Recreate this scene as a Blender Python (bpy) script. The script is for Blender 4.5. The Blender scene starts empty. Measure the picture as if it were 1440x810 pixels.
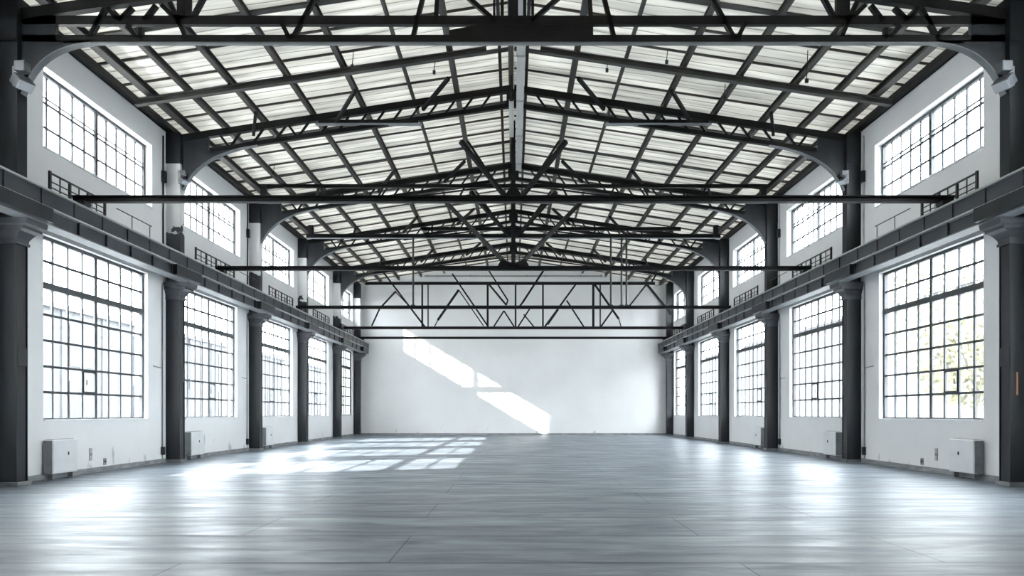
import bpy, bmesh, math, random
from mathutils import Vector, Matrix
random.seed(7)
scene = bpy.context.scene
COL = scene.collection
F, VX, VY, H = 1000.0, 722.0, 580.5, 1.56          # focal length in px, vanishing point, eye height

def P(px, py, d):                                   # a point of the place at depth d
    return Vector(((px - VX) / F * d, d, H + (VY - py) / F * d))

# ------------------------------------------------------------------ dimensions
XW = 10.95            # inner wall face
XC = 10.50            # inner column face
EAVE, SLOPE = 10.62, 0.15
YB, YF = -8.0, 49.6   # back and far wall
def zr(x): return EAVE + SLOPE * (XW - abs(x))      # underside of roof deck
COLY = [15.03, 22.38, 29.41, 36.07, 43.09, 48.67]   # column front faces
CD = 0.35
ORD = ['nearest', 'second', 'third', 'fourth', 'fifth', 'farthest']
NUM = ['first', 'second', 'third', 'fourth', 'fifth', 'sixth', 'seventh', 'eighth', 'ninth', 'tenth', 'eleventh',
       'twelfth', 'thirteenth', 'fourteenth', 'fifteenth', 'sixteenth', 'seventeenth', 'eighteenth', 'nineteenth',
       'twentieth', 'twenty-first', 'twenty-second', 'twenty-third', 'twenty-fourth', 'twenty-fifth', 'twenty-sixth',
       'twenty-seventh', 'twenty-eighth', 'twenty-ninth', 'thirtieth', 'thirty-first', 'thirty-second', 'thirty-third',
       'thirty-fourth', 'thirty-fifth', 'thirty-sixth', 'thirty-seventh', 'thirty-eighth']
SIDE = {-1: 'left', 1: 'right'}

# ------------------------------------------------------------------ materials
def new_mat(name):
    m = bpy.data.materials.new(name); m.use_nodes = True
    nt = m.node_tree
    return m, nt, nt.nodes['Principled BSDF']

def N(nt, t, **kw):
    n = nt.nodes.new(t)
    for k, v in kw.items():
        if k.startswith('i_'):
            n.inputs[k[2:].replace('_', ' ')].default_value = v
        else:
            setattr(n, k, v)
    return n

def noisy(name, c1, c2, rough=0.5, scale=3.0, stretch=(1, 1, 1), metallic=0.0, bump=0.0, detail=5, rvar=0.0, spec=0.5):
    m, nt, b = new_mat(name)
    tc = N(nt, 'ShaderNodeTexCoord'); mp = N(nt, 'ShaderNodeMapping'); mp.inputs['Scale'].default_value = stretch
    geo = N(nt, 'ShaderNodeNewGeometry')
    nt.links.new(geo.outputs['Position'], mp.inputs['Vector'])
    nz = N(nt, 'ShaderNodeTexNoise'); nz.inputs['Scale'].default_value = scale; nz.inputs['Detail'].default_value = detail
    nt.links.new(mp.outputs['Vector'], nz.inputs['Vector'])
    cr = N(nt, 'ShaderNodeValToRGB')
    cr.color_ramp.elements[0].position = 0.3; cr.color_ramp.elements[0].color = (*c1, 1)
    cr.color_ramp.elements[1].position = 0.7; cr.color_ramp.elements[1].color = (*c2, 1)
    nt.links.new(nz.outputs['Fac'], cr.inputs['Fac'])
    nt.links.new(cr.outputs['Color'], b.inputs['Base Color'])
    b.inputs['Roughness'].default_value = rough; b.inputs['Metallic'].default_value = metallic
    b.inputs['Specular IOR Level'].default_value = spec
    if rvar:
        mr = N(nt, 'ShaderNodeMapRange'); mr.inputs['To Min'].default_value = rough - rvar; mr.inputs['To Max'].default_value = rough + rvar
        nt.links.new(nz.outputs['Fac'], mr.inputs['Value']); nt.links.new(mr.outputs['Result'], b.inputs['Roughness'])
    if bump:
        bp = N(nt, 'ShaderNodeBump'); bp.inputs['Strength'].default_value = bump; bp.inputs['Distance'].default_value = 0.02
        nt.links.new(nz.outputs['Fac'], bp.inputs['Height']); nt.links.new(bp.outputs['Normal'], b.inputs['Normal'])
    return m

M = {}
M['steel'] = noisy('column steel', (.013, .0155, .019), (.023, .027, .032), .42, 1.6, (2, 2, .35), bump=.1, rvar=.1, spec=.35)
M['girder'] = noisy('girder steel', (.028, .032, .039), (.050, .056, .066), .45, 2.0, (2, .5, 2), bump=.1, rvar=.1)
M['roofsteel'] = noisy('roof steel', (.005, .0052, .0056), (.010, .010, .0105), .5, 2.5, rvar=.1, spec=.22)
M['purlin'] = noisy('purlin steel', (.028, .027, .025), (.075, .072, .066), .5, 1.4, (2, .4, 2), rvar=.1, spec=.3)
M['batten'] = noisy('batten steel', (.035, .035, .033), (.075, .074, .07), .6, 1.0)
M['litflange'] = noisy('lit flange', (.15, .16, .17), (.22, .235, .25), .45, 2.0)  # paler than the steel: window light on flange undersides put into the colour
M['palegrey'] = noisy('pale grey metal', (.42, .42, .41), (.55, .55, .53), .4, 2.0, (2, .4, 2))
M['frame'] = noisy('window steel', (.032, .037, .043), (.052, .058, .066), .45, 4.0)
M['white_metal'] = noisy('white enamel', (.70, .71, .72), (.78, .79, .80), .4, 3.0)
M['lamp'] = noisy('lamp housing', (.07, .075, .085), (.11, .12, .135), .4, 4.0)
M['lens'] = noisy('lamp lens', (.55, .57, .6), (.6, .62, .66), .15, 4.0)
M['pipe'] = noisy('conduit grey', (.20, .21, .22), (.30, .31, .32), .45, 4.0)
M['rod'] = noisy('thin rods', (.02, .02, .02), (.035, .035, .035), .5, 4.0)
M['plinth'] = noisy('plinth concrete', (.16, .17, .18), (.27, .28, .29), .8, 6.0, bump=.2)
M['skirting'] = noisy('skirting', (.17, .18, .19), (.34, .35, .36), .7, 2.5, (1, 1, 3))
M['backwall'] = noisy('grey render', (.16, .165, .17), (.22, .225, .23), .8, 1.0)
M['copper'] = noisy('copper', (.32, .14, .07), (.42, .2, .1), .4, 6.0)
M['sillwhite'] = noisy('sill paint', (.76, .77, .78), (.82, .83, .84), .5, 4.0)
M['outground'] = noisy('yard paving', (.30, .30, .29), (.36, .36, .35), .9, .4)
M['facade'] = noisy('pale facade', (.055, .060, .066), (.08, .085, .091), .8, 1.5, (3, 3, .1))
M['facade_dark'] = noisy('facade openings', (.028, .032, .036), (.04, .044, .048), .6, 2)
M['roofing'] = noisy('far roofing', (.07, .07, .075), (.10, .10, .105), .8, 2)
M['leaf'] = noisy('leaves', (.16, .16, .10), (.24, .225, .14), .8, 2.0)
M['bark'] = noisy('bark', (.12, .11, .10), (.16, .15, .135), .9, 5.0)

def plaster():
    m, nt, b = new_mat('white plaster')
    geo = N(nt, 'ShaderNodeNewGeometry')
    n1 = N(nt, 'ShaderNodeTexNoise'); n1.inputs['Scale'].default_value = .5; n1.inputs['Detail'].default_value = 6
    n2 = N(nt, 'ShaderNodeTexNoise'); n2.inputs['Scale'].default_value = 2.2; n2.inputs['Detail'].default_value = 8
    mp = N(nt, 'ShaderNodeMapping'); mp.inputs['Scale'].default_value = (1.0, 1.0, .45)
    nt.links.new(geo.outputs['Position'], n1.inputs['Vector']); nt.links.new(geo.outputs['Position'], mp.inputs['Vector'])
    nt.links.new(mp.outputs['Vector'], n2.inputs['Vector'])
    r1 = N(nt, 'ShaderNodeValToRGB'); r1.color_ramp.elements[0].position = .3; r1.color_ramp.elements[1].position = .7
    r1.color_ramp.elements[0].color = (.78, .78, .785, 1); r1.color_ramp.elements[1].color = (.84, .84, .84, 1)
    nt.links.new(n1.outputs['Fac'], r1.inputs['Fac'])
    # scuffs and flaked patches low on the walls
    sep = N(nt, 'ShaderNodeSeparateXYZ'); nt.links.new(geo.outputs['Position'], sep.inputs[0])
    hz = N(nt, 'ShaderNodeMapRange'); hz.inputs['From Min'].default_value = .1; hz.inputs['From Max'].default_value = 1.2
    hz.inputs['To Min'].default_value = .10; hz.inputs['To Max'].default_value = -.12
    nt.links.new(sep.outputs['Z'], hz.inputs['Value'])
    ad = N(nt, 'ShaderNodeMath', operation='ADD'); nt.links.new(n2.outputs['Fac'], ad.inputs[0]); nt.links.new(hz.outputs['Result'], ad.inputs[1])
    r2 = N(nt, 'ShaderNodeValToRGB'); r2.color_ramp.elements[0].position = .69; r2.color_ramp.elements[1].position = .76
    nt.links.new(ad.outputs[0], r2.inputs['Fac'])
    mx = N(nt, 'ShaderNodeMixRGB'); mx.inputs['Color2'].default_value = (.52, .53, .54, 1)
    nt.links.new(r2.outputs['Color'], mx.inputs['Fac']); nt.links.new(r1.outputs['Color'], mx.inputs['Color1'])
    nt.links.new(mx.outputs['Color'], b.inputs['Base Color']); b.inputs['Roughness'].default_value = .75
    bp = N(nt, 'ShaderNodeBump'); bp.inputs['Strength'].default_value = .08; bp.inputs['Distance'].default_value = .02
    nt.links.new(n2.outputs['Fac'], bp.inputs['Height']); nt.links.new(bp.outputs['Normal'], b.inputs['Normal'])
    return m
M['plaster'] = plaster()

def floor_mat():
    m, nt, b = new_mat('polished concrete boards')
    geo = N(nt, 'ShaderNodeNewGeometry')
    mp = N(nt, 'ShaderNodeMapping'); mp.inputs['Scale'].default_value = (.42, 2.1, 1)
    nt.links.new(geo.outputs['Position'], mp.inputs['Vector'])
    n1 = N(nt, 'ShaderNodeTexNoise'); n1.inputs['Scale'].default_value = 1.5; n1.inputs['Detail'].default_value = 9; n1.inputs['Distortion'].default_value = .6; n1.inputs['Roughness'].default_value = .65
    nt.links.new(mp.outputs['Vector'], n1.inputs['Vector'])
    n2 = N(nt, 'ShaderNodeTexNoise'); n2.inputs['Scale'].default_value = .35; n2.inputs['Detail'].default_value = 5
    mp2 = N(nt, 'ShaderNodeMapping'); mp2.inputs['Scale'].default_value = (.7, 2.6, 1)
    nt.links.new(geo.outputs['Position'], mp2.inputs['Vector']); nt.links.new(mp2.outputs['Vector'], n2.inputs['Vector'])
    br = N(nt, 'ShaderNodeTexBrick'); br.offset = .37; br.squash = 1.0
    br.inputs['Color1'].default_value = (.96, .96, .96, 1); br.inputs['Color2'].default_value = (1.05, 1.05, 1.05, 1)
    br.inputs['Mortar'].default_value = (.42, .42, .44, 1)
    br.inputs['Scale'].default_value = 1.0; br.inputs['Mortar Size'].default_value = .012; br.inputs['Mortar Smooth'].default_value = .3
    br.inputs['Brick Width'].default_value = 5.8; br.inputs['Row Height'].default_value = 1.62
    mp3 = N(nt, 'ShaderNodeMapping'); mp3.inputs['Location'].default_value = (1.3, .72, 0)
    nt.links.new(geo.outputs['Position'], mp3.inputs['Vector']); nt.links.new(mp3.outputs['Vector'], br.inputs['Vector'])
    r = N(nt, 'ShaderNodeValToRGB'); r.color_ramp.elements[0].position = .33; r.color_ramp.elements[1].position = .68
    r.color_ramp.elements[0].color = (.125, .148, .172, 1); r.color_ramp.elements[1].color = (.23, .258, .288, 1)
    nt.links.new(n1.outputs['Fac'], r.inputs['Fac'])
    r2 = N(nt, 'ShaderNodeValToRGB'); r2.color_ramp.elements[0].position = .35; r2.color_ramp.elements[1].position = .65
    r2.color_ramp.elements[0].color = (.72, .72, .73, 1); r2.color_ramp.elements[1].color = (1.12, 1.12, 1.12, 1)
    nt.links.new(n2.outputs['Fac'], r2.inputs['Fac'])
    x1 = N(nt, 'ShaderNodeMixRGB', blend_type='MULTIPLY'); x1.inputs['Fac'].default_value = 1
    nt.links.new(r.outputs['Color'], x1.inputs['Color1']); nt.links.new(r2.outputs['Color'], x1.inputs['Color2'])
    x2 = N(nt, 'ShaderNodeMixRGB', blend_type='MULTIPLY'); x2.inputs['Fac'].default_value = 1
    nt.links.new(x1.outputs['Color'], x2.inputs['Color1']); nt.links.new(br.outputs['Color'], x2.inputs['Color2'])
    # joints between the concrete lanes, running across the hall
    sp = N(nt, 'ShaderNodeSeparateXYZ'); nt.links.new(mp3.outputs['Vector'], sp.inputs[0])
    nw = N(nt, 'ShaderNodeTexNoise'); nw.inputs['Scale'].default_value = .5; nt.links.new(geo.outputs['Position'], nw.inputs['Vector'])
    wv = N(nt, 'ShaderNodeMath', operation='MULTIPLY_ADD'); wv.inputs[1].default_value = .05; nt.links.new(nw.outputs['Fac'], wv.inputs[0]); nt.links.new(sp.outputs['Y'], wv.inputs[2])
    dv = N(nt, 'ShaderNodeMath', operation='DIVIDE'); dv.inputs[1].default_value = 1.62; nt.links.new(wv.outputs[0], dv.inputs[0])
    fr = N(nt, 'ShaderNodeMath', operation='FRACT'); nt.links.new(dv.outputs[0], fr.inputs[0])
    jt = N(nt, 'ShaderNodeMath', operation='LESS_THAN'); jt.inputs[1].default_value = .045; nt.links.new(fr.outputs[0], jt.inputs[0])
    jm = N(nt, 'ShaderNodeMath', operation='MULTIPLY'); nt.links.new(jt.outputs[0], jm.inputs[0]); nt.links.new(n2.outputs['Fac'], jm.inputs[1])
    x3 = N(nt, 'ShaderNodeMixRGB'); x3.inputs['Color2'].default_value = (.03, .034, .04, 1)
    nt.links.new(jm.outputs[0], x3.inputs['Fac']); nt.links.new(x2.outputs['Color'], x3.inputs['Color1'])
    nt.links.new(x3.outputs['Color'], b.inputs['Base Color'])
    mr = N(nt, 'ShaderNodeMapRange'); mr.inputs['From Min'].default_value = .3; mr.inputs['From Max'].default_value = .7
    mr.inputs['To Min'].default_value = .50; mr.inputs['To Max'].default_value = .29
    nt.links.new(n1.outputs['Fac'], mr.inputs['Value']); nt.links.new(mr.outputs['Result'], b.inputs['Roughness'])
    b.inputs['Specular IOR Level'].default_value = .11
    bp = N(nt, 'ShaderNodeBump'); bp.inputs['Strength'].default_value = .28; bp.inputs['Distance'].default_value = .03
    nt.links.new(n1.outputs['Fac'], bp.inputs['Height']); nt.links.new(bp.outputs['Normal'], b.inputs['Normal'])
    return m
M['floor'] = floor_mat()

def deck_mat():
    """white translucent roof sheets, laid in strips across the slope with thin dark joints"""
    m, nt, b = new_mat('white roof sheets')
    geo = N(nt, 'ShaderNodeNewGeometry')
    sep = N(nt, 'ShaderNodeSeparateXYZ'); nt.links.new(geo.outputs['Position'], sep.inputs[0])
    wob = N(nt, 'ShaderNodeTexNoise'); wob.inputs['Scale'].default_value = .25; wob.inputs['Detail'].default_value = 2
    nt.links.new(geo.outputs['Position'], wob.inputs['Vector'])
    ma = N(nt, 'ShaderNodeMath', operation='MULTIPLY_ADD'); ma.inputs[1].default_value = .35; nt.links.new(wob.outputs['Fac'], ma.inputs[0]); nt.links.new(sep.outputs['Y'], ma.inputs[2])
    dv = N(nt, 'ShaderNodeMath', operation='DIVIDE'); dv.inputs[1].default_value = .39; nt.links.new(ma.outputs[0], dv.inputs[0])
    fr = N(nt, 'ShaderNodeMath', operation='FRACT'); nt.links.new(dv.outputs[0], fr.inputs[0])
    lt = N(nt, 'ShaderNodeValToRGB')
    e = lt.color_ramp.elements
    e[0].position = 0; e[0].color = (.33, .33, .32, 1); e[1].position = .055; e[1].color = (.33, .33, .32, 1)
    e2 = e.new(.11); e2.color = (1, 1, 1, 1); e3 = e.new(.8); e3.color = (.97, .97, .97, 1); e4 = e.new(1.0); e4.color = (.8, .8, .79, 1)
    nt.links.new(fr.outputs[0], lt.inputs['Fac'])
    mp = N(nt, 'ShaderNodeMapping'); mp.inputs['Scale'].default_value = (.35, 5, 1); nt.links.new(geo.outputs['Position'], mp.inputs['Vector'])
    n2 = N(nt, 'ShaderNodeTexNoise'); n2.inputs['Scale'].default_value = 1.0; n2.inputs['Detail'].default_value = 6; nt.links.new(mp.outputs['Vector'], n2.inputs['Vector'])
    r = N(nt, 'ShaderNodeValToRGB'); r.color_ramp.elements[0].position = .32; r.color_ramp.elements[1].position = .62
    r.color_ramp.elements[0].color = (.52, .51, .475, 1); r.color_ramp.elements[1].color = (.88, .868, .825, 1)
    nt.links.new(n2.outputs['Fac'], r.inputs['Fac'])
    x = N(nt, 'ShaderNodeMixRGB', blend_type='MULTIPLY'); x.inputs['Fac'].default_value = 1
    nt.links.new(r.outputs['Color'], x.inputs['Color1']); nt.links.new(lt.outputs['Color'], x.inputs['Color2'])
    nt.links.new(x.outputs['Color'], b.inputs['Base Color']); b.inputs['Roughness'].default_value = .6
    tl = N(nt, 'ShaderNodeBsdfTranslucent'); nt.links.new(x.outputs['Color'], tl.inputs['Color'])  # translucency added so daylight through the sheets brightens the ceiling
    ms = N(nt, 'ShaderNodeMixShader'); ms.inputs['Fac'].default_value = .148
    nt.links.new(b.outputs[0], ms.inputs[1]); nt.links.new(tl.outputs[0], ms.inputs[2])
    nt.links.new(ms.outputs[0], nt.nodes['Material Output'].inputs['Surface'])
    return m
M['deck'] = deck_mat()

def flare_mat():
    """dark steel with light flare painted white above a jagged edge near the girder"""
    m, nt, b = new_mat('steel with painted flare')
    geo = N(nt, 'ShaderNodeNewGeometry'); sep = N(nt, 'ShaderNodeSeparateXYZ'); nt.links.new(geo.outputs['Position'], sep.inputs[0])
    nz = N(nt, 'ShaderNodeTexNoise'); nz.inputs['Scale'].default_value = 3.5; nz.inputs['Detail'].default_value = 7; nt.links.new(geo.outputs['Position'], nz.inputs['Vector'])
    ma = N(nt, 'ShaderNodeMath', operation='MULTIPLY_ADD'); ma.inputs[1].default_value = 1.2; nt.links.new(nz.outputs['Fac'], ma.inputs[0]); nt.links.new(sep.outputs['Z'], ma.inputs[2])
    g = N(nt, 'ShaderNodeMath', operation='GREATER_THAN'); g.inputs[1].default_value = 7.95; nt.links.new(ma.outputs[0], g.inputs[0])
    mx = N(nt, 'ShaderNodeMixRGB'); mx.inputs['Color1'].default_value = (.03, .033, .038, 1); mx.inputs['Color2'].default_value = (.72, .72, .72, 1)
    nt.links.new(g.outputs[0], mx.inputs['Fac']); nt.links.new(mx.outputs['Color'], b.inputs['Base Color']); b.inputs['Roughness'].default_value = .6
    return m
M['flare'] = flare_mat()

def glass_mat(name, frosted, t=.68):
    m = bpy.data.materials.new(name); m.use_nodes = True; nt = m.node_tree; nt.nodes.clear()
    out = N(nt, 'ShaderNodeOutputMaterial')
    tr = N(nt, 'ShaderNodeBsdfTransparent'); tr.inputs['Color'].default_value = (.95, .965, .965, 1)
    gl = N(nt, 'ShaderNodeBsdfGlossy'); gl.inputs['Roughness'].default_value = .03
    mx = N(nt, 'ShaderNodeMixShader'); mx.inputs['Fac'].default_value = .06
    a = tr
    if frosted:
        tl = N(nt, 'ShaderNodeBsdfTranslucent'); tl.inputs['Color'].default_value = (t, t + .01, t + .01, 1)
        a = N(nt, 'ShaderNodeMixShader'); a.inputs['Fac'].default_value = .9
        nt.links.new(tr.outputs[0], a.inputs[1]); nt.links.new(tl.outputs[0], a.inputs[2])
    nt.links.new(a.outputs[0], mx.inputs[1]); nt.links.new(gl.outputs[0], mx.inputs[2]); nt.links.new(mx.outputs[0], out.inputs[0])
    return m
M['glass'] = glass_mat('clear window glass', False)
M['frosted'] = glass_mat('obscured window glass', True)  # obscuring made up to keep extra sun patches out of the hall
M['dimmed'] = glass_mat('grimy obscured window glass', True, .30)  # darker panes added to cut the glow on the far wall

# ------------------------------------------------------------------ mesh builder
class MB:
    def __init__(self): self.v, self.f = [], []
    def hexa(self, pts):
        b = len(self.v); self.v += [tuple(p) for p in pts]
        for q in ((0, 3, 2, 1), (4, 5, 6, 7), (0, 1, 5, 4), (1, 2, 6, 5), (2, 3, 7, 6), (3, 0, 4, 7)):
            self.f.append(tuple(b + i for i in q))
        return self
    def box(self, x0, x1, y0, y1, z0, z1):
        x0, x1 = min(x0, x1), max(x0, x1); y0, y1 = min(y0, y1), max(y0, y1); z0, z1 = min(z0, z1), max(z0, z1)
        return self.hexa([(x0, y0, z0), (x1, y0, z0), (x1, y1, z0), (x0, y1, z0), (x0, y0, z1), (x1, y0, z1), (x1, y1, z1), (x0, y1, z1)])
    def sweep(self, a, b, prof, up=(0, 0, 1)):
        """extrude a closed 2-D profile (side, up) from a to b"""
        a, b = Vector(a), Vector(b); d = (b - a).normalized(); u = Vector(up)
        if abs(d.dot(u)) > .98: u = Vector((0, 1, 0))
        s = d.cross(u).normalized(); u = s.cross(d).normalized()
        n = len(prof); o = len(self.v)
        for p in (a, b):
            for (q, r) in prof: self.v.append(tuple(p + s * q + u * r))
        for i in range(n):
            j = (i + 1) % n
            self.f.append((o + i, o + j, o + n + j, o + n + i))
        self.f.append(tuple(o + i for i in reversed(range(n)))); self.f.append(tuple(o + n + i for i in range(n)))
        return self
    def bar(self, a, b, w, h, up=(0, 0, 1)):
        return self.sweep(a, b, [(-w / 2, -h / 2), (w / 2, -h / 2), (w / 2, h / 2), (-w / 2, h / 2)], up)
    def ibeam(self, a, b, w, h, t=.02, up=(0, 0, 1)):
        w2, h2, t2 = w / 2, h / 2, t / 2
        return self.sweep(a, b, [(-w2, -h2), (w2, -h2), (w2, -h2 + t), (t2, -h2 + t), (t2, h2 - t), (w2, h2 - t), (w2, h2), (-w2, h2), (-w2, h2 - t), (-t2, h2 - t), (-t2, -h2 + t), (-w2, -h2 + t)], up)
    def rod(self, a, b, r, n=8):
        return self.sweep(a, b, [(r * math.cos(2 * math.pi * i / n), r * math.sin(2 * math.pi * i / n)) for i in range(n)])
    def prism_y(self, poly, y0, y1):
        """closed polygon in (x, z), extruded along y"""
        n = len(poly); o = len(self.v)
        for y in (y0, y1): self.v += [(x, y, z) for x, z in poly]
        for i in range(n):
            j = (i + 1) % n; self.f.append((o + i, o + j, o + n + j, o + n + i))
        self.f.append(tuple(o + i for i in range(n))); self.f.append(tuple(o + n + i for i in reversed(range(n))))
        return self
    def prism_x(self, poly, x0, x1):
        n = len(poly); o = len(self.v)
        for x in (x0, x1): self.v += [(x, y, z) for y, z in poly]
        for i in range(n):
            j = (i + 1) % n; self.f.append((o + i, o + j, o + n + j, o + n + i))
        self.f.append(tuple(o + i for i in range(n))); self.f.append(tuple(o + n + i for i in reversed(range(n))))
        return self
    def rings(self, rings):
        """loft rectangular rings: (x0,x1,y0,y1,z)"""
        o = len(self.v)
        for (x0, x1, y0, y1, z) in rings: self.v += [(x0, y0, z), (x1, y0, z), (x1, y1, z), (x0, y1, z)]
        for k in range(len(rings) - 1):
            for i in range(4):
                j = (i + 1) % 4; self.f.append((o + 4 * k + i, o + 4 * k + j, o + 4 * k + 4 + j, o + 4 * k + 4 + i))
        self.f.append((o, o + 3, o + 2, o + 1)); t = o + 4 * (len(rings) - 1); self.f.append((t, t + 1, t + 2, t + 3))
        return self
    def build(self, name, mat, parent=None, bevel=0, smooth=False):
        me = bpy.data.meshes.new(name)
        vs = self.v
        me.from_pydata(vs, [], self.f)
        bm = bmesh.new(); bm.from_mesh(me); bmesh.ops.recalc_face_normals(bm, faces=bm.faces)
        bm.to_mesh(me); bm.free()
        me.materials.append(mat)
        o = bpy.data.objects.new(name, me); COL.objects.link(o)
        if smooth:
            for p in me.polygons: p.use_smooth = True
        if parent is not None:
            o.parent = parent
            pt = Vector(parent.location); q = parent
            while q.parent is not None: q = q.parent; pt += Vector(q.location)
            for v in me.vertices: v.co -= pt          # children sit at their thing's origin
        if bevel:
            md = o.modifiers.new('bevel', 'BEVEL'); md.width = bevel; md.segments = 2; md.limit_method = 'ANGLE'
        return o

def tag(o, label, cat, group=None, kind=None):
    o['label'] = label; o['category'] = cat
    if group: o['group'] = group
    o['kind'] = kind or 'thing'
    return o

def thing(name, loc, label, cat, group=None, kind=None):
    o = bpy.data.objects.new(name, None); COL.objects.link(o); o.location = loc; o.empty_display_size = .2
    return tag(o, label, cat, group, kind)

# ------------------------------------------------------------------ setting: floor, walls, ceiling
fl = MB().box(-XW - .3, XW + .3, YB - .3, YF + .3, -.2, 0).build('floor', M['floor'])
tag(fl, 'grey polished concrete floor with long streaks and thin joints', 'floor', kind='structure')

GL, GU = .18, .26                                                 # glass plane behind the wall face
LOW = (1.36, 5.74); UPP = (7.74, 9.66)
BAYS = [(16.56, 21.3), (23.7, 28.2), (30.75, 35.25), (37.4, 42.1), (44.75, 48.45)]
UBAYS = [(16.56, 21.55), (23.7, 28.5), (30.75, 35.45), (37.4, 42.2), (44.75, 48.45)]
BACKBAYS = [(9.6, 14.1)]
LOWS = sorted(BAYS + BACKBAYS); UPPS = sorted(UBAYS + BACKBAYS)

def side_wall(s):
    mb = MB()
    for za, zb, holes in ((0, LOW[0], []), (LOW[0], LOW[1], LOWS), (LOW[1], UPP[0], []), (UPP[0], UPP[1], UPPS), (UPP[1], EAVE + .02, [])):
        ya = YB
        for h0, h1 in holes:
            mb.box(s * XW, s * (XW + .38), ya, h0, za, zb); ya = h1
        mb.box(s * XW, s * (XW + .38), ya, YF, za, zb)
    o = mb.build('wall_' + SIDE[s], M['plaster'])
    tag(o, 'white plastered wall on the %s with two tiers of windows' % SIDE[s], 'wall', kind='structure')
    sk = MB().box(s * (XW - .025), s * (XW - .001), YB, YF, 0, .13).build('baseboard_' + SIDE[s], M['skirting'])
    tag(sk, 'worn grey skirting strip along the foot of the %s wall' % SIDE[s], 'baseboard', kind='structure')
for s in (-1, 1): side_wall(s)
gable = [(-XW - .38, 0), (XW + .38, 0), (XW + .38, zr(XW + .38)), (0, zr(0)), (-XW - .38, zr(XW + .38))]
tag(MB().prism_y(gable, YF, YF + .35).build('wall_far', M['plaster']), 'blank white end wall across the far end of the hall', 'wall', kind='structure')
tag(MB().prism_y(gable, YB - .35, YB).build('wall_back', M['backwall']), 'plain grey end wall behind the camera', 'wall', kind='structure')
tag(MB().box(-XW + .03, XW - .03, YF - .03, YF - .001, 0, .14).build('baseboard_far', M['skirting']), 'thin dark skirting along the foot of the far end wall', 'baseboard', kind='structure')
mb = MB()
for s in (-1, 1):
    mb.prism_y([(0, zr(0)), (s * 11.9, zr(11.9)), (s * 11.9, zr(11.9) + .15), (0, zr(0) + .15)], YB - .5, YF + .5)
tag(mb.build('ceiling', M['deck']), 'pitched ceiling of white roof sheets over the steelwork', 'ceiling', kind='structure')

# ------------------------------------------------------------------ windows
wn = [0]
def make_window(s, y0, y1, z0, z1, upper, bay, hidden=False, frosted=False):
    wn[0] += 1
    side = SIDE[s]
    G = GU if upper else GL
    xg = s * (XW + G)
    where = ORD[bay] if bay >= 0 else ['nearest unseen', 'second unseen'][-bay - 1]
    if bay == 4: where = 'farthest'
    lab = ('%s clerestory window high on the %s wall, with thin dark bars' if upper else '%s tall lower window on the %s wall, with a dark steel grid') % (where, side)
    if hidden: lab = ('upper' if upper else 'lower') + ' steel window on the %s wall, %s behind the camera side' % (side, ['first', 'second'][-bay - 1])
    w = thing('window_%d' % wn[0], (xg, (y0 + y1) / 2, z0), lab, 'window', ('clerestory windows on the ' if upper else 'lower windows on the ') + side + ' wall', 'structure')
    fw, fd = .075, .05
    fb = MB()
    fb.box(xg - fd, xg + fd, y0, y0 + fw, z0, z1).box(xg - fd, xg + fd, y1 - fw, y1, z0, z1)
    fb.box(xg - fd, xg + fd, y0 + fw, y1 - fw, z0, z0 + fw).box(xg - fd, xg + fd, y0 + fw, y1 - fw, z1 - fw, z1)
    fb.build('window_frame', M['frame'], w)
    MB().box(xg + s * .012, xg + s * .018, y0 + fw, y1 - fw, z0 + fw, z1 - fw).build('glazing', M[('dimmed' if bay == 4 else 'frosted') if frosted else 'glass'], w)
    bars = MB(); n = 10 if upper else 8; bw = .024 if upper else .029
    for i in range(1, n):
        y = y0 + (y1 - y0) * i / n
        t = bw * (1.9 if i == n // 2 and not upper else 1)
        if upper and i == n // 2: continue
        bars.box(xg - .02, xg + .02, y - t, y + t, z0 + fw, z1 - fw)
    if upper:
        hz = [z0 + (z1 - z0) * .33, z0 + (z1 - z0) * .635, z0 + (z1 - z0) * .70]
        ym = (y0 + y1) / 2
        MB().box(xg - .045, xg + .045, ym - .06, ym + .06, z0 + fw, z1 - fw).build('mullion', M['frame'], w)
    else:
        zt = 4.58
        MB().box(xg - .055, xg + .055, y0 + fw, y1 - fw, zt - .075, zt + .075).build('transom', M['frame'], w)
        lowz = [z0 + fw + (zt - .075 - z0 - fw) * k / 5 for k in range(1, 5)]
        hz = lowz + [zt + .075 + (z1 - fw - zt - .075) * .5]
    for k, z in enumerate(hz):
        t = .015 if upper and k == 2 else bw
        bars.box(xg - .021, xg + .021, y0 + fw, y1 - fw, z - t, z + t)
    bars.build('glazing_bars', M['frame'], w)
    # sill board
    MB().box(s * (XW - .04), s * (XW + G - .05), y0 + .005, y1 - .005, z0 + .001, z0 + .035).build('window_sill', M['sillwhite'], w)
    if not upper:                                             # small hinged vent in the grid
        pw = (y1 - y0) / n; c = {1: 2, -1: 3}[s] if bay % 2 == 0 else 4
        pw = (y1 - y0) / n; ya, yb = y0 + pw * c + bw, y0 + pw * (c + 1) - bw
        za, zb = lowz[0] + bw, lowz[1] - bw
        sh = MB(); e = .035
        sh.box(xg - .032, xg + .026, ya, ya + e, za, zb).box(xg - .032, xg + .026, yb - e, yb, za, zb)
        sh.box(xg - .032, xg + .026, ya + e, yb - e, za, za + e).box(xg - .032, xg + .026, ya + e, yb - e, zb - e, zb)
        so = sh.build('vent_sash', M['frame'], w)
        MB().box(xg - s * .034, xg - s * .06, ya + .1, ya + .12, za + .2, za + .34).build('handle', M['frame'], so)
        # stay on the upper vent
        yc = y0 + pw * 5
        MB().box(xg - s * .025, xg - s * .06, yc + .02, yc + pw * .55, lowz[3] - .05, lowz[3] - .015).build('casement_stay', M['frame'], w)
    return w
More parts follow.
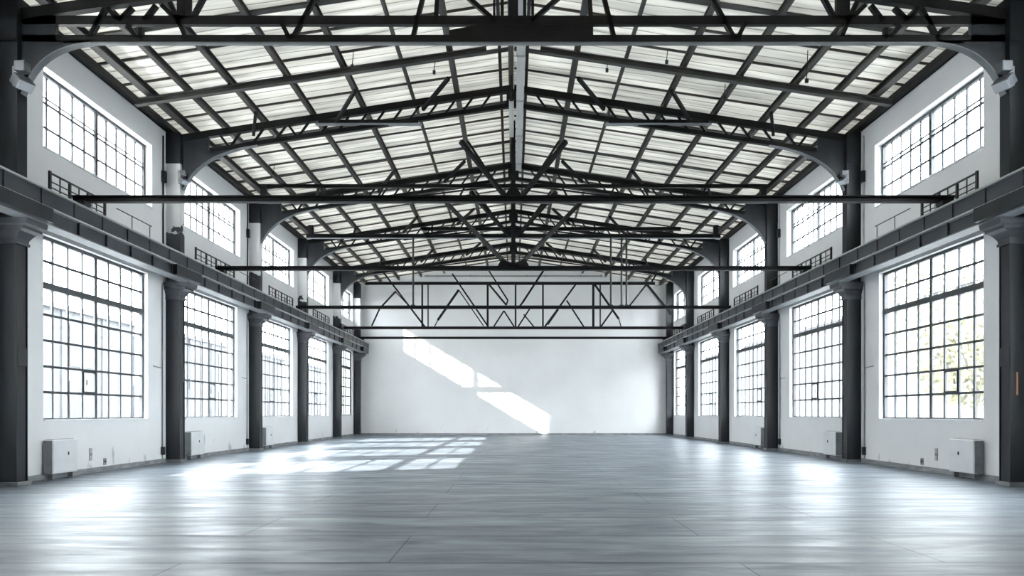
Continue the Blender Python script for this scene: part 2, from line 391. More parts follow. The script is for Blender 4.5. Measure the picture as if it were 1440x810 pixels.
for s in (-1, 1):
    for b, (y0, y1) in enumerate(BAYS):
        make_window(s, y0, y1, *LOW, False, b, frosted=(s < 0 and b == 4))
        make_window(s, *UBAYS[b], *UPP, True, b, frosted=(s < 0 and b < 4))
    for b, (y0, y1) in enumerate(BACKBAYS):
        make_window(s, y0, y1, *LOW, False, -b - 1, True, frosted=(s < 0))
        make_window(s, y0, y1, *UPP, True, -b - 1, True, frosted=(s < 0))

# ------------------------------------------------------------------ columns
ZCAP = 5.65
def make_column(s, i):
    y0 = COLY[i]; y1 = y0 + CD; side = SIDE[s]
    xi, xo = s * XC, s * (XW - .005)
    if i == 5:
        lab = 'dark steel column in the far %s corner against the end wall' % side
    else:
        lab = '%s dark steel column along the %s wall, counted from the near end' % (ORD[i], side)
    c = thing('steel_column', (s * (XC + XW) / 2, (y0 + y1) / 2, 0), lab, 'column', 'steel columns along the %s wall' % side, 'thing')
    def rx(a, b, ya, yb, z): return (min(a, b), max(a, b), ya, yb, z)
    MB().box(s * (XC - .05), s * (XW - .03), y0 - .05, y1 + .05, 0, .09).build('base_plinth', M['plinth'], c, .01)
    # lower shaft: two flanges and a recessed web plate
    mb = MB()
    mb.box(xi, xo, y0, y0 + .03, .09, 5.14)
    mb.box(xi, xo, y1 - .03, y1, .09, 5.14)
    mb.box(s * (XC + .02), xo, y0 + .03, y1 - .03, .09, 5.14)
    mb.build('lower_shaft', M['steel'], c, .006)
    MB().box(s * (XC - .012), s * XC, y0 + .02, y1 - .02, 2.55, 2.95).build('splice_plate', M['steel'], c, .004)
    k = MB().rings([rx(s * (XC - .03), xo, y0 - .03, y1 + .03, 5.14), rx(s * (XC - .03), xo, y0 - .03, y1 + .03, 5.20),
                    rx(s * (XC - .01), xo, y0 - .01, y1 + .01, 5.205), rx(s * (XC - .02), xo, y0 - .02, y1 + .02, 5.27),
                    rx(s * (XC - .07), xo, y0 - .05, y1 + .05, 5.34), rx(s * (XC - .12), xo, y0 - .08, y1 + .08, 5.40),
                    rx(s * (XC - .20), xo, y0 - .12, y1 + .12, 5.44), rx(s * (XC - .22), xo, y0 - .13, y1 + .13, 5.445),
                    rx(s * (XC - .225), xo, y0 - .13, y1 + .13, 5.50), rx(s * (XC - .31), xo, y0 - .16, y1 + .16, 5.54),
                    rx(s * (XC - .33), xo, y0 - .16, y1 + .16, ZCAP)])
    k.build('capital', M['girder'], c)
    white = s < 0 and i > 0  # left shafts behind the first carry flare as white colour
    MB().box(xi, xo, y0 + .02, y1 - .02, ZCAP, 9.42).build('upper_shaft', M['flare' if white else 'steel'], c, .006)
    MB().box(s * (XC - .005), xo, y0, y1, 9.42, 10.386).build('head_block', M['steel'], c, .006)
    if s > 0 and i == 0:
        o = MB().box(10.62, 10.655, y0 - .02, y0 - .001, 1.94, 2.42).build('copper_strip', M['copper'], c); o['label'] = 'copper coloured strip'
    return c
for s in (-1, 1):
    for i in range(6): make_column(s, i)

# ------------------------------------------------------------------ crane girders
for s in (-1, 1):
    y0, y1 = 1.0, YF - .02
    g = thing('crane_girder', (s * 10.25, y0, ZCAP), 'long riveted steel crane girder resting on the capitals of the %s columns' % SIDE[s], 'girder', 'crane girders')
    def X(v): return s * v
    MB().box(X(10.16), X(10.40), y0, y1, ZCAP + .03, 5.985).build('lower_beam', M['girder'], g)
    MB().box(X(10.10), X(10.46), y0, y1, ZCAP + .002, ZCAP + .03).build('bottom_flange', M['litflange'], g)
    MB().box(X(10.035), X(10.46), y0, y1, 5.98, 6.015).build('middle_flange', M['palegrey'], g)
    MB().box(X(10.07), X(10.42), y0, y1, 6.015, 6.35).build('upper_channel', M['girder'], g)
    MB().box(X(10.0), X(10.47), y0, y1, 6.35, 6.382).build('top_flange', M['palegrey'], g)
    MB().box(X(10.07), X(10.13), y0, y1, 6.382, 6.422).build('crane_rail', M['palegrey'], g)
    y = y0 + .6
    while y < y1 - .3:
        MB().box(X(10.045), X(10.07), y - .012, y + .012, 6.015, 6.35).build('stiffener', M['girder'], g)
        if y > 10: MB().box(X(10.11), X(10.16), y + .28, y + .31, ZCAP + .03, 5.985).build('stiffener', M['girder'], g)
        y += 1.13
    for i, cy in enumerate(COLY):
        MB().box(X(9.99), X(10.16), cy - 1.25, min(cy + .42, YF - .05), ZCAP + .03, 5.985).build('bearing_block', M['steel'], g)

# ------------------------------------------------------------------ roof trusses
def ztop(x): return zr(x) - .43                     # centre line of the top chord
def zlow(x): return ztop(x) - .52
def arch(s, pts):                                   # smooth curve through control points (quadratic bezier chain)
    out = []
    a, b, c = pts
    for k in range(13):
        t = k / 12
        out.append((s * ((1 - t) ** 2 * a[0] + 2 * t * (1 - t) * b[0] + t * t * c[0]), (1 - t) ** 2 * a[1] + 2 * t * (1 - t) * b[1] + t * t * c[1]))
    return out
def haunch(tr, y, s, pts, top):
    """curved knee plate at the column head with a lit flange along its curve; top: list of (x,z) closing the plate"""
    cv = arch(s, pts)
    poly = cv + [(s * x, z) for x, z in top]
    MB().prism_y(poly, y - .05, y + .05).build('haunch_plate', M['steel'], tr)
    fb = MB()
    low = [(x, z) for x, z in cv]
    for (xa, za), (xb, zb) in zip(low, low[1:]):
        d = Vector((xb - xa, zb - za)); n = Vector((-d.y, d.x)).normalized() * .02
        if n.y > 0: n = -n
        fb.prism_y([(xa, za), (xb, zb), (xb + n.x, zb + n.y), (xa + n.x, za + n.y)], y - .085, y + .085)
    fb.build('haunch_flange', M['litflange'], tr)

def make_truss(i):
    y = COLY[i] + CD / 2 + .0
    tr = thing('roof_truss', (0, y, 9.4), '%s pitched roof truss from the near end, with curved knees at the columns' % ORD[i], 'truss', 'roof trusses')
    XE = 10.47
    for s in (-1, 1):
        MB().bar((s * XE, y, ztop(XE)), (s * .02, y, ztop(.02)), .16, .20).build('top_chord', M['roofsteel'], tr)
        MB().bar((s * 9.6, y, zlow(9.6)), (s * .02, y, zlow(.02)), .14, .13).build('bottom_chord', M['roofsteel'], tr)
        haunch(tr, y, s, [(XC - .02, 8.6), (10.0, 9.78), (8.1, zlow(8.1) - .06)], [(8.1, zlow(8.1)), (9.55, zlow(9.55)), (9.65, zlow(9.6)), (9.65, ztop(9.65)), (XC - .02, ztop(XC))])
        # lattice: leaning webs, some of them paired into a V
        x, k = 9.0, 0
        while x > .7:
            xb, xt = x, x - .42
            if k in (0, 3): MB().bar((s * xb, y, zlow(xb)), (s * (xb + .35), y, ztop(xb + .35)), .07, .07).build('web', M['roofsteel'], tr)
            MB().bar((s * xb, y, zlow(xb)), (s * xt, y, ztop(xt)), .06, .06).build('web', M['roofsteel'], tr)
            x -= .72 if k < 4 else .56; k += 1
        # flat stiffening plate along the lower chord
        if i == 1:
            MB().bar((s * 6.15, y - .1, 10.74), (s * 3.0, y - .1, 10.74), .08, .13).build('stiffening_plate', M['roofsteel'], tr)
            MB().bar((s * 6.25, y - .1, 10.665), (s * 2.9, y - .1, 10.665), .2, .02).build('plate_flange', M['litflange'], tr)
        if i >= 2:
            MB().bar((s * 5.6, y, zlow(5.6) - .10), (s * .02, y, zlow(0) - .24), .06, .06).build('tension_rod', M['roofsteel'], tr)
        # knee braces leaning forward to the purlins
        for xa, xb, dy in ((5.6, 4.72, 1.35), (2.86, 1.94, 1.25), (8.2, 7.85, .9)):
            MB().bar((s * xa, y - .12, zlow(xa) + .25), (s * xb, y - dy, zr(xb) - .385), .09, .11).build('knee_brace', M['roofsteel'], tr)
    MB().box(-.22, .22, y - .03, y + .03, zlow(0) - .05, ztop(0) - .02).build('apex_plate', M['roofsteel'], tr)
    return tr
for i in range(1, 5): make_truss(i)

# the nearest truss carries a double straight tie across the hall
y = 15.2
tr = thing('roof_truss', (0, y, 9.4), 'nearest heavy roof truss with a doubled straight tie beam across the top of the hall', 'truss', 'roof trusses')
def z1(x): return 11.56 - .1435 * abs(x)
for z, h in ((9.93, .19), (9.54, .15)):
    MB().box(-10.46, 10.46, y - .05, y + .05, z - h / 2, z + h / 2).build('tie_beam', M['roofsteel'], tr)
MB().box(-9.6, 9.6, y - .05, y + .05, 9.43, 9.464).build('tie_flange', M['litflange'], tr)
MB().prism_y([(-1.37, 9.6), (1.7, 9.6), (1.7, 9.86), (-.6, 9.86), (-1.37, 9.72)], y - .04, y + .04).build('centre_plate', M['roofsteel'], tr)
for s in (-1, 1):
    MB().bar((s * 10.47, y, z1(10.47)), (s * .02, y, z1(.02)), .16, .22).build('top_chord', M['roofsteel'], tr)
    haunch(tr, y, s, [(XC - .02, 8.35), (10.15, 9.37), (9.0, 9.45)], [(9.0, 9.5), (9.75, 9.5), (9.75, z1(9.75)), (XC - .02, z1(XC) + .05)])
    webs = [(148, 14, 126, 54), (152, 12, 166, 28), (187, 11, 168, 30), (220, 8, 203, 30), (228, 8, 247, 26), (285, 0, 271, 26), (240, 4, 262, 54), (266, 0, 266, 27), (442, 0, 411, 56), (594, 0, 580, 56), (615, 0, 613, 30), (662, 0, 697, 31), (395, 30, 408, 56), (199, 40, 199, 56), (180, 36, 193, 54)]
    for (xa, ya, xb, yb) in webs:
        a, b = P(xa, ya, y), P(xb, yb, y)
        if ya == 0:                                     # carry on up to the top chord
            d = a - b; k = 0
            while a.z < z1(a.x) and k < 400: a += d * .01; k += 1
        a.x *= -s; b.x *= -s
        MB().bar(a, b, .09, .10, (0, 1, 0)).build('web', M['roofsteel'], tr)
    MB().box(s * (250 - 722) / F * y, s * (262 - 722) / F * y, y - .05, y + .05, 9.95, z1(7) + .02).build('gusset_plate', M['roofsteel'], tr)
for x, w in ((-.24, .07), (.24, .07), (-.41, .05), (.41, .06), (0, .2)):
    MB().box(x - w / 2, x + w / 2, y - .06, y + .06, 9.98, 11.5).build('king_post', M['roofsteel'], tr)

# ------------------------------------------------------------------ purlins, rafters, battens
PX = [(1.80, .15, .20), (3.20, .08, .13), (4.80, .13, .19), (6.40, .12, .19), (7.95, .14, .19), (9.20, .13, .19), (10.2, .22, .19), (10.80, .24, .16)]
names = ['first', 'second', 'third', 'fourth', 'fifth', 'sixth', 'seventh']
for s in (-1, 1):
    for k, (x, w, h) in enumerate(PX):
        zt = zr(x) - .072 - .09 * w
        if k == 7:
            o = thing('eave_beam', (s * x, 0, zt - h), 'wide dark eave beam along the top of the %s wall' % SIDE[s], 'beam', 'eave beams')
            MB().box(s * (x - .12), s * (x - .09), YB + .05, YF - .02, zt - h, zt).build('side_plate', M['roofsteel'], o)
            MB().box(s * (x + .09), s * (x + .12), YB + .05, YF - .02, zt - h, zt).build('side_plate', M['roofsteel'], o)
            MB().box(s * (x - .09), s * (x + .09), YB + .05, YF - .02, zt - h + .02, zt - h + .05).build('bottom_plate', M['roofsteel'], o)
            continue
        o = MB().ibeam((s * x, YB + .05, zt - h / 2), (s * x, YF - .02, zt - h / 2), w, h, .022).build('roof_purlin', M['purlin'])
        tag(o, '%s grey steel purlin from the ridge on the %s roof slope, running the hall\'s length' % (names[k], SIDE[s]), 'purlin', 'roof purlins')
    o = MB().bar((s * .40, YB + .05, zr(.4) - .20), (s * .40, YF - .02, zr(.4) - .20), .09, .18).build('ridge_purlin', M['roofsteel'])
    tag(o, 'black purlin close beside the ridge duct on its %s' % SIDE[s], 'purlin', 'ridge purlins')
    # cross bracing between eave beam and outer purlin
    ys_ = [9 + 1.18 * k for k in range(35)]
    vis = [v for v in ys_ if v < 49.3]
    for k, v in enumerate(vis):
        thick = k % 3 == 1
        w = .17 if thick else .055
        zoff = .045
        o = MB().bar((s * 10.9, v, zr(10.9) - zoff), (s * .03, v, zr(.03) - zoff), w, .05).build('roof_batten', M['batten'] if thick else M['purlin'])
        tag(o, '%s grey batten under the %s roof sheets, %s back from the far gable' % ('broad' if thick else 'thin', SIDE[s], NUM[len(vis) - 1 - k]), 'batten', 'roof battens')
    o = thing('roof_rafter', (s * 5, 19.95, zr(5) - .4), 'broad grey rafter slung below the purlins of the %s slope just behind the nearest truss' % SIDE[s], 'rafter', 'slung rafters')
    MB().ibeam((s * 10.6, 19.95, zr(10.6) - .42), (s * .75, 19.95, zr(.75) - .42), .16, .17, .03).build('rafter_beam', M['batten'], o)
    for x in (1.8, 4.8, 6.4, 7.95):
        MB().box(s * (x - .05), s * (x + .05), 19.9, 20.0, zr(x) - .36, zr(x) - .296).build('hanger_clip', M['purlin'], o)

o = thing('ridge_beam', (0, 10, zr(0) - .5), 'dark ridge beam down the centre of the roof', 'beam')
MB().ibeam((-.07, YB + .05, zr(0) - .20), (-.07, YF - .02, zr(0) - .20), .13, .18, .025).build('beam_web', M['roofsteel'], o)
MB().box(-.15, .0, YB + .05, YF - .02, zr(0) - .31, zr(0) - .29).build('flange', M['purlin'], o)
zd = zr(0) - 1.31
o = thing('ridge_duct', (.2, 15.5, zd), 'pale grey duct hung below the ridge between the nearest truss and the first doubled beam', 'duct')
MB().box(.09, .31, 15.5, 27.6, zd, zd + .22).build('duct_body', M['palegrey'], o, .02)
for k in range(5):
    MB().box(.08, .32, 16 + k * 2.7, 16.06 + k * 2.7, zd - .015, zd + .235).build('duct_collar', M['pipe'], o)
for yy in (18.0, 21.0, 25.2):
    MB().box(.16, .19, yy, yy + .03, zd + .22, zr(.2) - .075).build('hanger_strap', M['rod'], o)
o = thing('cable_tray', (-.05, 21.7, zd), 'short pale cable tray hung beside the ridge duct', 'cable tray')
MB().box(-.14, .01, 21.7, 24.5, zd + .10, zd + .12).box(-.14, -.125, 21.7, 24.5, zd + .12, zd + .17).box(-.005, .01, 21.7, 24.5, zd + .12, zd + .17).build('tray', M['palegrey'], o)
for yy in (21.9, 23.6):
    MB().box(-.085, -.055, yy, yy + .03, zd + .12, zr(0) - .312).build('hanger_strap', M['rod'], o)

# ------------------------------------------------------------------ doubled cross beams slung under the roof
def cross_beam(yc, zu, zl, xu, xl, label, hu, hl):
    o = thing('cross_beam', (0, yc, zl), label, 'beam', 'doubled cross beams')
    MB().ibeam((xu[0], yc, zu), (xu[1], yc, zu), .14, hu, .03).build('upper_beam', M['roofsteel'], o)
    MB().ibeam((-xl, yc, zl), (xl, yc, zl), .14, hl, .03).build('lower_beam', M['roofsteel'], o)
    MB().box(-xl, xl, yc - .085, yc + .085, zl - hl / 2 - .018, zl - hl / 2).build('bottom_flange', M['litflange'], o)
    for s in (-1, 1):
        MB().box(s * (xl - .12), s * (xl - .34), yc - .09, yc + .09, zl - .08, zr(xl - .34) - .31).build('hanger_clamp', M['roofsteel'], o)
        MB().bar((s * .2, yc, zl), (s * 1.95, yc - 1.8, zr(1.95) - .40), .13, .16).build('brace', M['roofsteel'], o)
        MB().bar((s * .32, yc + .1, zl + .1), (s * 1.70, yc - 1.6, zr(1.7) - .36), .05, .08).build('brace', M['roofsteel'], o)
        for k, xx in enumerate((2.2, 3.7, 5.4, 7.3)):
            t = .5 if k % 2 else -.5
            if s * xx > xu[0] and s * xx < xu[1]:
                MB().bar((s * xx, yc, zl), (s * (xx + t * .6), yc, zu), .05, .07).build('web', M['roofsteel'], o)
    MB().box(-.08, .08, yc - .08, yc + .08, zl, zr(0) - .575).build('king_post', M['roofsteel'], o)
    MB().prism_y([(-.45, zl + .05), (.45, zl + .05), (.1, zl + .55), (-.1, zl + .55)], yc - .03, yc + .03).build('gusset_plate', M['roofsteel'], o)
    return o
cross_beam(28.0, 10.48, 9.92, (-9.98, 9.98), 10.05, 'nearer doubled cross beam with a V brace at its middle', .13, .17)
cross_beam(34.0, 10.35, 10.01, (-4.4, 8.0), 9.9, 'farther doubled cross beam slung under the roof, its top member shorter', .17, .19)

# ------------------------------------------------------------------ straight ties resting on the crane girders
TIES = [(16.7, 'nearest'), (24.7, 'second'), (33.8, 'third'), (47.6, 'farthest')]
for yc, nm in TIES:
    lab = {'nearest': 'nearest slender cross tie between the girders, ending beside the first window bay',
           'second': 'second cross tie between the girders, with a king post standing at its middle',
           'third': 'third cross tie between the girders, hung from thin vertical rods',
           'farthest': 'farthest and lowest-looking cross tie, just before the end wall'}[nm]
    o = thing('cross_tie', (0, yc, 6.5), lab, 'tie beam', 'cross ties between the crane girders')
    MB().ibeam((-10.34, yc, 6.575), (10.34, yc, 6.575), .16, .15, .03).build('beam', M['roofsteel'], o)
    for s in (-1, 1):
        MB().box(s * 10.0, s * 10.36, yc - .14, yc + .14, 6.424, 6.515).build('end_plate', M['steel'], o)
    if nm == 'second':
        MB().box(-.07, .07, yc - .07, yc + .07, 6.6, zr(0) - .575).build('king_post', M['roofsteel'], o)
        for s in (-1, 1):
            a = Vector((s * .18, yc, 6.66)); b = Vector((s * 2.66, 27.74, 9.80))
            MB().bar(a, b, .11, .13).build('brace', M['roofsteel'], o)
            MB().prism_y([(s * .05, 6.64), (s * .55, 6.64), (s * .42, 6.9), (s * .05, 6.76)], yc - .03, yc + .03).build('gusset_plate', M['roofsteel'], o)
rodsx = [(581, 'leftmost'), (859, 'second from right'), (874, 'middle right'), (881, 'rightmost')]
rl = ['thin hanger rod on its own to the left, above the third cross tie', 'thin hanger rod, innermost of the three to the right above the third cross tie',
      'thin hanger rod, between two others to the right above the third cross tie', 'thin hanger rod, outermost of the three to the right above the third cross tie']
for k, (px, _) in enumerate(rodsx):
    a = P(px, 432, 33.8)
    o = thing('hanger_rod', (a.x, 33.8, 6.65), rl[k], 'rod', 'hanger rods of the third cross tie')
    MB().rod((a.x, 33.8, 6.652), (a.x, 33.8, 9.87), .045).build('rod', M['rod'], o)
    MB().box(a.x - .09, a.x + .09, 33.72, 33.88, 6.652, 6.69).build('foot_plate', M['rod'], o)

# ------------------------------------------------------------------ lattice crane bridge in front of the far wall
D = 42.0
o = thing('crane_bridge', (0, D, 6.5), 'lattice crane bridge spanning the girders in front of the far white wall', 'crane bridge')
MB().ibeam((-10.34, D, 6.575), (10.34, D, 6.575), .22, .15, .03).build('bottom_chord', M['roofsteel'], o)
ztc = P(0, 398.5, D).z
MB().ibeam((P(514, 0, D).x, D, ztc), (P(921, 0, D).x, D, ztc), .2, .16, .03).build('top_chord', M['roofsteel'], o)
for px, w in ((593.8, .1), (602, .06), (685.8, .12), (725, .1), (763.5, .1), (834.3, .13), (844, .07)):
    x = P(px, 0, D).x
    MB().box(x - w / 2, x + w / 2, D - .05, D + .05, 6.62, ztc).build('vertical_post', M['roofsteel'], o)
def zz(x, y): return P(490 + x / 3.064, 380 + y / 3.064, D)
DI = [(205, 90, 135, 165, .09), (135, 165, 100, 240, .08), (150, 8, 330, 245, .10), (200, 90, 262, 155, .06), (475, 85, 385, 215, .12), (385, 215, 370, 245, .05),
      (447, 15, 600, 240, .09), (475, 85, 582, 240, .06), (605, 60, 680, 150, .10), (605, 2, 687, 130, .08), (687, 130, 680, 150, .08),
      (840, 2, 750, 140, .11), (750, 140, 738, 155, .09), (670, 175, 625, 245, .08), (670, 175, 715, 245, .08), (785, 160, 730, 245, .08), (755, 190, 800, 245, .07),
      (980, 60, 845, 245, .10), (905, 170, 860, 235, .06), (940, 130, 1015, 245, .08), (1060, 60, 1165, 210, .11), (1165, 210, 1175, 245, .05), (1140, 170, 1085, 247, .10),
      (1285, 60, 1210, 155, .09), (1285, 60, 1390, 190, .12), (1300, 62, 1330, 10, .09)]
for (xa, ya, xb, yb, w) in DI:
    MB().bar(zz(xa, ya), zz(xb, yb), w, w, (0, 1, 0)).build('brace', M['roofsteel'], o)
for s in (-1, 1):                                        # end carriages on the rails
    MB().box(s * 9.98, s * 10.36, D - .55, D + .55, 6.424, 6.5).box(s * 10.02, s * 10.2, D - .5, D + .5, 6.5, 6.78).build('end_carriage', M['steel'], o)

# ------------------------------------------------------------------ guard rails on the girders
for s in (-1, 1):
    for b in range(5):
        ys0 = COLY[b] + CD + .62; L = 2.15 if b == 0 else 3.2
        if b == 4: L = 2.6
        x = s * 10.43; z0 = 6.383
        lab = '%s dark guard rail standing on the %s crane girder, below the high windows' % (ORD[b] if b < 4 else 'farthest', SIDE[s])
        o = thing('guard_rail', (x, ys0, z0), lab, 'railing', 'guard rails on the %s crane girder' % SIDE[s])
        for k in range(2):
            MB().box(x - .012, x + .012, ys0, ys0 + L, z0 + .25 + .13 * k, z0 + .27 + .13 * k).build('mid_rail', M['rod'], o)
        MB().box(x - .018, x + .018, ys0, ys0 + L, z0 + .56, z0 + .595).build('top_rail', M['rod'], o)
        n = 6 if b == 0 else 8
        for k in range(n + 1):
            yy = ys0 + L * k / n
            t = .03 if k % 2 == 0 else .012
            MB().box(x - t / 1.3, x + t / 1.3, yy - t, yy + t, z0, z0 + (.62 if k == 0 else .56)).build('post', M['rod'], o)
        ym = ys0 + L * .62
        MB().box(x - .022, x + .022, ym, ym + .26, z0 + .02, z0 + .44).build('mesh_panel', M['pipe'], o)
        # thin low handrail that carries on from it
        if b < 2:
            ya = ys0 + L + .55
            h = thing('hand_rail', (x, ya, z0), 'thin single handrail with one post on the %s girder, %s from the near end' % (SIDE[s], ['first', 'second'][b]), 'railing', 'thin handrails')
            MB().rod((x, ya, z0 + .55), (x, ya + 1.8, z0 + .55), .014).build('rail', M['rod'], h)
            MB().rod((x, ya + .75, z0), (x, ya + .75, z0 + .54), .011).build('post', M['rod'], h)
            MB().rod((x, ya + 1.7, z0), (x, ya + 1.7, z0 + .54), .011).build('post', M['rod'], h)

# ------------------------------------------------------------------ radiators, flood lamps, conduits, sockets
for s in (-1, 1):
    for b in range(3):
        ya = [16.5, 23.6, 30.75][b]; L = .95
        o = thing('wall_radiator', (s * 10.8, ya + L / 2, 0), '%s boxy white radiator at the foot of the %s wall under a tall window' % (ORD[b], SIDE[s]), 'radiator', 'radiators along the %s wall' % SIDE[s])
        MB().box(s * 10.68, s * 10.915, ya, ya + L, .13, .93).build('casing', M['white_metal'], o, .03)
        MB().box(s * 10.70, s * 10.90, ya - .012, ya - .001, .15, .91).build('end_shade', M['pipe'], o, .004)  # grey sheet added over the casing's near end, painting the shade there
        gr = MB()
        for k in range(9): gr.box(s * 10.72, s * 10.89, ya + .08 + k * .09, ya + .13 + k * .09, .931, .938)
        gr.build('top_grille', M['pipe'], o)
        MB().box(s * 10.665, s * 10.68, ya + .55, ya + .58, .55, .63).build('control_knob', M['steel'], o)
        for yy in (ya + .1, ya + L - .1):
            MB().box(s * 10.74, s * 10.86, yy - .03, yy + .03, 0, .13).build('leg', M['pipe'], o)
    for b in range(2):
        y = COLY[b] - .03; zc = 8.52 if b == 0 else 8.85; k = .85 if b == 0 else .6
        lab = '%s flood lamp bolted to the %s column head beside the curved knee' % (['nearest', 'second'][b], SIDE[s])
        o = thing('flood_lamp', (s * 10.4, y, zc), lab, 'lamp', 'flood lamps on the columns')
        def bx(x0, x1, y0, y1, z0, z1): return MB().box(s * (10.40 - x0 * k), s * (10.40 - x1 * k), y - .22 + y0 * k, y - .22 + y1 * k, zc + z0 * k, zc + z1 * k)
        MB().box(s * 10.38, s * 10.495, COLY[b] - .14, COLY[b] + .06, zc - .1, zc + .3).build('bracket', M['pipe'], o)
        bx(.05, .32, -.06, .18, .16, .42).build('ballast_box', M['lamp'], o, .02)
        hd = MB(); c = Vector((s * (10.40 - .2 * k), y - .18, zc - .1 * k)); dv = Vector((-s * .55, -.25, -.55)).normalized()
        hd.bar(c - dv * .17 * k, c + dv * .17 * k, .4 * k, .26 * k).build('lamp_head', M['lamp'], o, .02)
        MB().bar(c + dv * .171 * k, c + dv * .185 * k, .36 * k, .22 * k).build('lens', M['lens'], o)
    for b in (1, 2):
        y = COLY[b] - .25; x = XW - .03
        o = thing('conduit_pipe', (s * x, y, 0), 'thin conduit with a foot box on the %s wall in front of the %s column' % (SIDE[s], ORD[b]), 'conduit', 'conduits on the walls')
        MB().rod((s * x, y, .45), (s * x, y, 5.6), .022).build('pipe', M['pipe'], o)
        MB().box(s * (x - .06), s * (x + .028), y - .06, y + .06, .25, .5).build('junction_box', M['steel'], o, .008)
        MB().rod((s * x, y, .14), (s * x, y, .25), .016).build('stub', M['pipe'], o)
        MB().rod((s * x, y - .03, 2.95), (s * x, y - .55, 2.98), .014).build('branch', M['pipe'], o)
        u = thing('riser_pipe', (s * x, y, 6.6), 'upper riser pipe beside the %s column head on the %s wall' % (ORD[b], SIDE[s]), 'conduit', 'riser pipes above the girders')
        MB().rod((s * x, y + .05, 6.5), (s * x, y + .05, 10.2), .026).build('pipe', M['steel'] if s < 0 else M['palegrey'], u)
        MB().box(s * (x - .08), s * (x + .028), y - .03, y + .13, 8.75, 9.1).build('switch_box', M['steel'], u, .008)
    for k, (px, py) in enumerate(((127, 639), (147, 649), (276, 628))):
        d = XW * 1000 / (VX - px); z = H + (VY - py) / F * d
        o = thing('wall_socket', (s * (XW - .01), d, z), '%s small socket plate low on the %s wall %s' % (['pale', 'dark', 'dark'][k], SIDE[s], ['near the nearest radiator', 'nearer the second column', 'past the second radiator']
[k]), 'socket', 'socket plates')
        m = M['palegrey'] if k == 0 else M['pipe']
        hh = .16 if k == 0 else .09
        MB().box(s * (XW - .02), s * (XW - .001), d - .06, d + .06, z - hh, z + hh).build('plate', m, o, .004)
        MB().box(s * (XW - .03), s * (XW - .02), d - .03, d + .03, z - .03, z + .03).build('outlet', M['steel'] if k else M['pipe'], o)

# pipe along the far gable
zp = P(0, 388.5, YF).z
o = thing('gable_pipe', (0, YF - .06, zp), 'thin grey pipe with clips high along the far end wall', 'pipe')
MB().rod((-6.2, YF - .07, zp), (6.2, YF - .07, zp), .045).build('pipe', M['pipe'], o)
for x in (-6.0, -5.3, -3.0, -1.9, .9, 2.2, 4.7, 6.1):
    MB().box(x - .025, x + .025, YF - .1, YF - .001, zp - .06, zp + .08).build('clip', M['pipe'], o)

# loose wires hanging from the roof
def roofpt(px, py):
    o_ = abs(px - VX) / F; v = (VY - py) / F
    d = (zr(0) - H - .3) / (v + SLOPE * o_)
    return P(px, py, d)
WIRES = [(1136, 82, .75, 'over the right slope by the slung rafter, longest of its kind'), (386, 238, .3, 'near the outer purlin of the left slope behind the second truss'),
         (497, 84, .35, 'left of the ridge near the nearest truss'), (855, 92, .3, 'to the right of the ridge near the slung rafter'), (939, 80, .3, 'on the right slope beyond the doubled tie beam'), (1432, 0, .3, ''),
         (612, 95, .3, 'left of the ridge above the second truss'), (1020, 128, .35, 'on the right slope in front of the second truss')]
for px, py, L, where in WIRES:
    if not where: continue
    a = roofpt(px, py); a.z = zr(a.x) - .09
    o = thing('hanging_wire', tuple(a), 'loose wire dangling %s' % where, 'wire', 'loose hanging wires')
    MB().rod(a, a - Vector((.03, 0, L)), .012, 6).build('wire', M['rod'], o)
    MB().box(a.x - .07, a.x + .01, a.y - .03, a.y + .03, a.z - L - .1, a.z - L).build('hook', M['rod'], o)

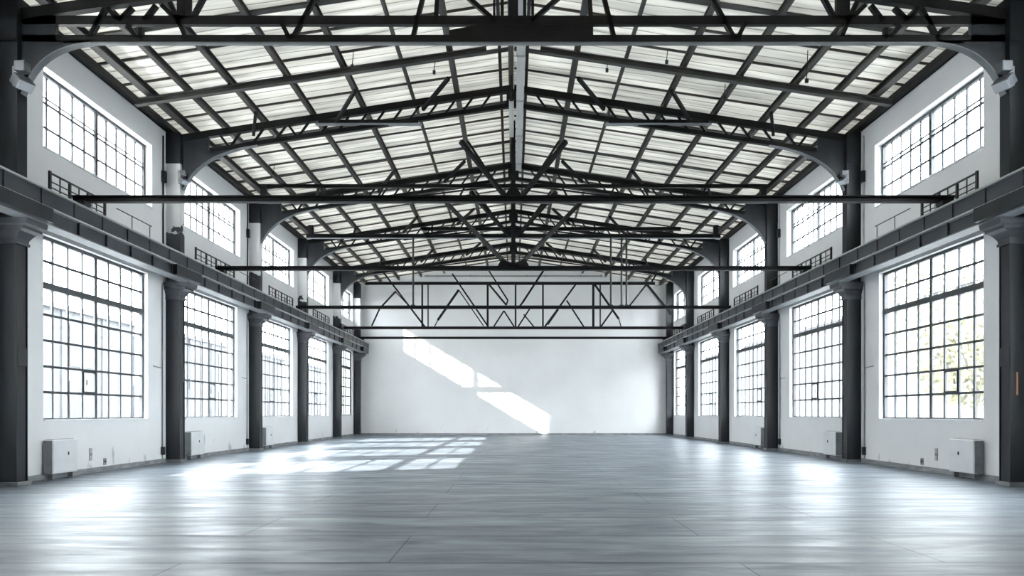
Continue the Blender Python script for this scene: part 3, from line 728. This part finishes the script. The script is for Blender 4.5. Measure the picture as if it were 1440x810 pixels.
# ------------------------------------------------------------------ outside the windows
tag(MB().box(-120, -11.34, -40, 160, -.35, -.15).box(11.34, 120, -40, 160, -.35, -.15).build('ground', M['outground']), 'pale paved yard outside the windows', 'ground', kind='structure')
b = thing('neighbouring_building', (-27, 60, -.15), 'tall pale ribbed building across the yard behind the left windows', 'building')
MB().box(-36, -27, 12, 140, -.15, 7.7).build('building_wall', M['facade'], b)
MB().box(-36.3, -26.7, 11.7, 140.3, 7.7, 8.0).build('roof', M['roofing'], b)
for k in range(17):
    for zw in (.9, 4.4):
        y = 14 + k * 7.3
        MB().box(-27.0, -26.94, y, y + 2.6, zw, zw + 2.6).build('building_window', M['facade_dark'], b)
for k in range(60):
    MB().box(-27, -26.9, 13 + k * 2.1, 13.22 + k * 2.1, -.15, 7.7).build('rib', M['facade'], b)
def tree(x, y, h, r, lab, seed):
    rnd = random.Random(seed)
    t = thing('yard_tree', (x, y, -.15), lab, 'tree', 'trees outside the right windows')
    mb = MB(); p = Vector((x, y, -.15))
    mb.rod(p, p + Vector((0, 0, h * .55)), r * .06)
    for k in range(5):
        a = k * 1.25; mb.rod(p + Vector((0, 0, h * (.3 + .05 * k))), p + Vector((math.cos(a) * r * .6, math.sin(a) * r * .6, h * (.6 + .05 * k))), r * .025, 6)
    mb.build('trunk', M['bark'], t)
    lf = MB()
    for k in range(1500):
        while True:
            v = Vector((rnd.uniform(-1, 1), rnd.uniform(-1, 1), rnd.uniform(-1, 1)))
            if .25 < v.length < 1: break
        c = p + Vector((v.x * r, v.y * r, h * .66 + v.z * h * .36))
        a = Vector((rnd.uniform(-1, 1), rnd.uniform(-1, 1), rnd.uniform(-1, 1))).normalized(); e = a.orthogonal().normalized(); g = a.cross(e); q = .16
        o_ = len(lf.v); lf.v += [tuple(c + e * q), tuple(c + g * q * .6), tuple(c - e * q), tuple(c - g * q * .6)]; lf.f.append((o_, o_ + 1, o_ + 2, o_ + 3))
    lf.build('foliage', M['leaf'], t)
tree(20.5, 31.5, 6.2, 2.6, 'pale leafy tree nearest outside the right windows', 3)
tree(24, 41.0, 11.5, 3.2, 'tall pale tree standing farther off outside the right windows', 4)
b = thing('low_building', (34, 60, -.15), 'long pale shed beyond the trees outside the right windows', 'building')
MB().box(34, 42, 20, 140, -.15, 11.2).build('building_wall', M['facade'], b)
MB().box(33.7, 42.3, 19.7, 140.3, 11.2, 11.5).build('roof', M['roofing'], b)
for k in range(14): MB().box(33.94, 34, 24 + k * 8, 27 + k * 8, .9, 3.4).build('building_window', M['facade_dark'], b)

# ------------------------------------------------------------------ light
w = bpy.data.worlds.new('sky'); scene.world = w; w.use_nodes = True
bg = w.node_tree.nodes['Background']; bg.inputs['Color'].default_value = (.90, .95, 1.0, 1); bg.inputs['Strength'].default_value = 17.5
sun = bpy.data.lights.new('sun', 'SUN'); sun.energy = 24; sun.angle = math.radians(.53); sun.color = (1, .975, .94)
so = bpy.data.objects.new('sun', sun); COL.objects.link(so); so.location = (-40, -10, 40)
so.rotation_euler = Vector((1, .35, -.595)).to_track_quat('-Z', 'Y').to_euler()

# ------------------------------------------------------------------ camera and view
cam = bpy.data.cameras.new('camera'); co = bpy.data.objects.new('camera', cam); COL.objects.link(co)
co.location = (0, 0, H); co.rotation_euler = (math.pi / 2, 0, 0)
cam.sensor_width = 36; cam.lens = 36 * F / 1440; cam.shift_x = -(VX - 720) / 1440; cam.shift_y = (VY - 405) / 1440
cam.clip_end = 500
scene.camera = co
scene.cycles.max_bounces = 14; scene.cycles.diffuse_bounces = 7; scene.cycles.transparent_max_bounces = 16
vs = scene.view_settings; vs.view_transform = 'Standard'; vs.look = 'None'; vs.exposure = .58; vs.gamma = 1; vs.use_curve_mapping = False
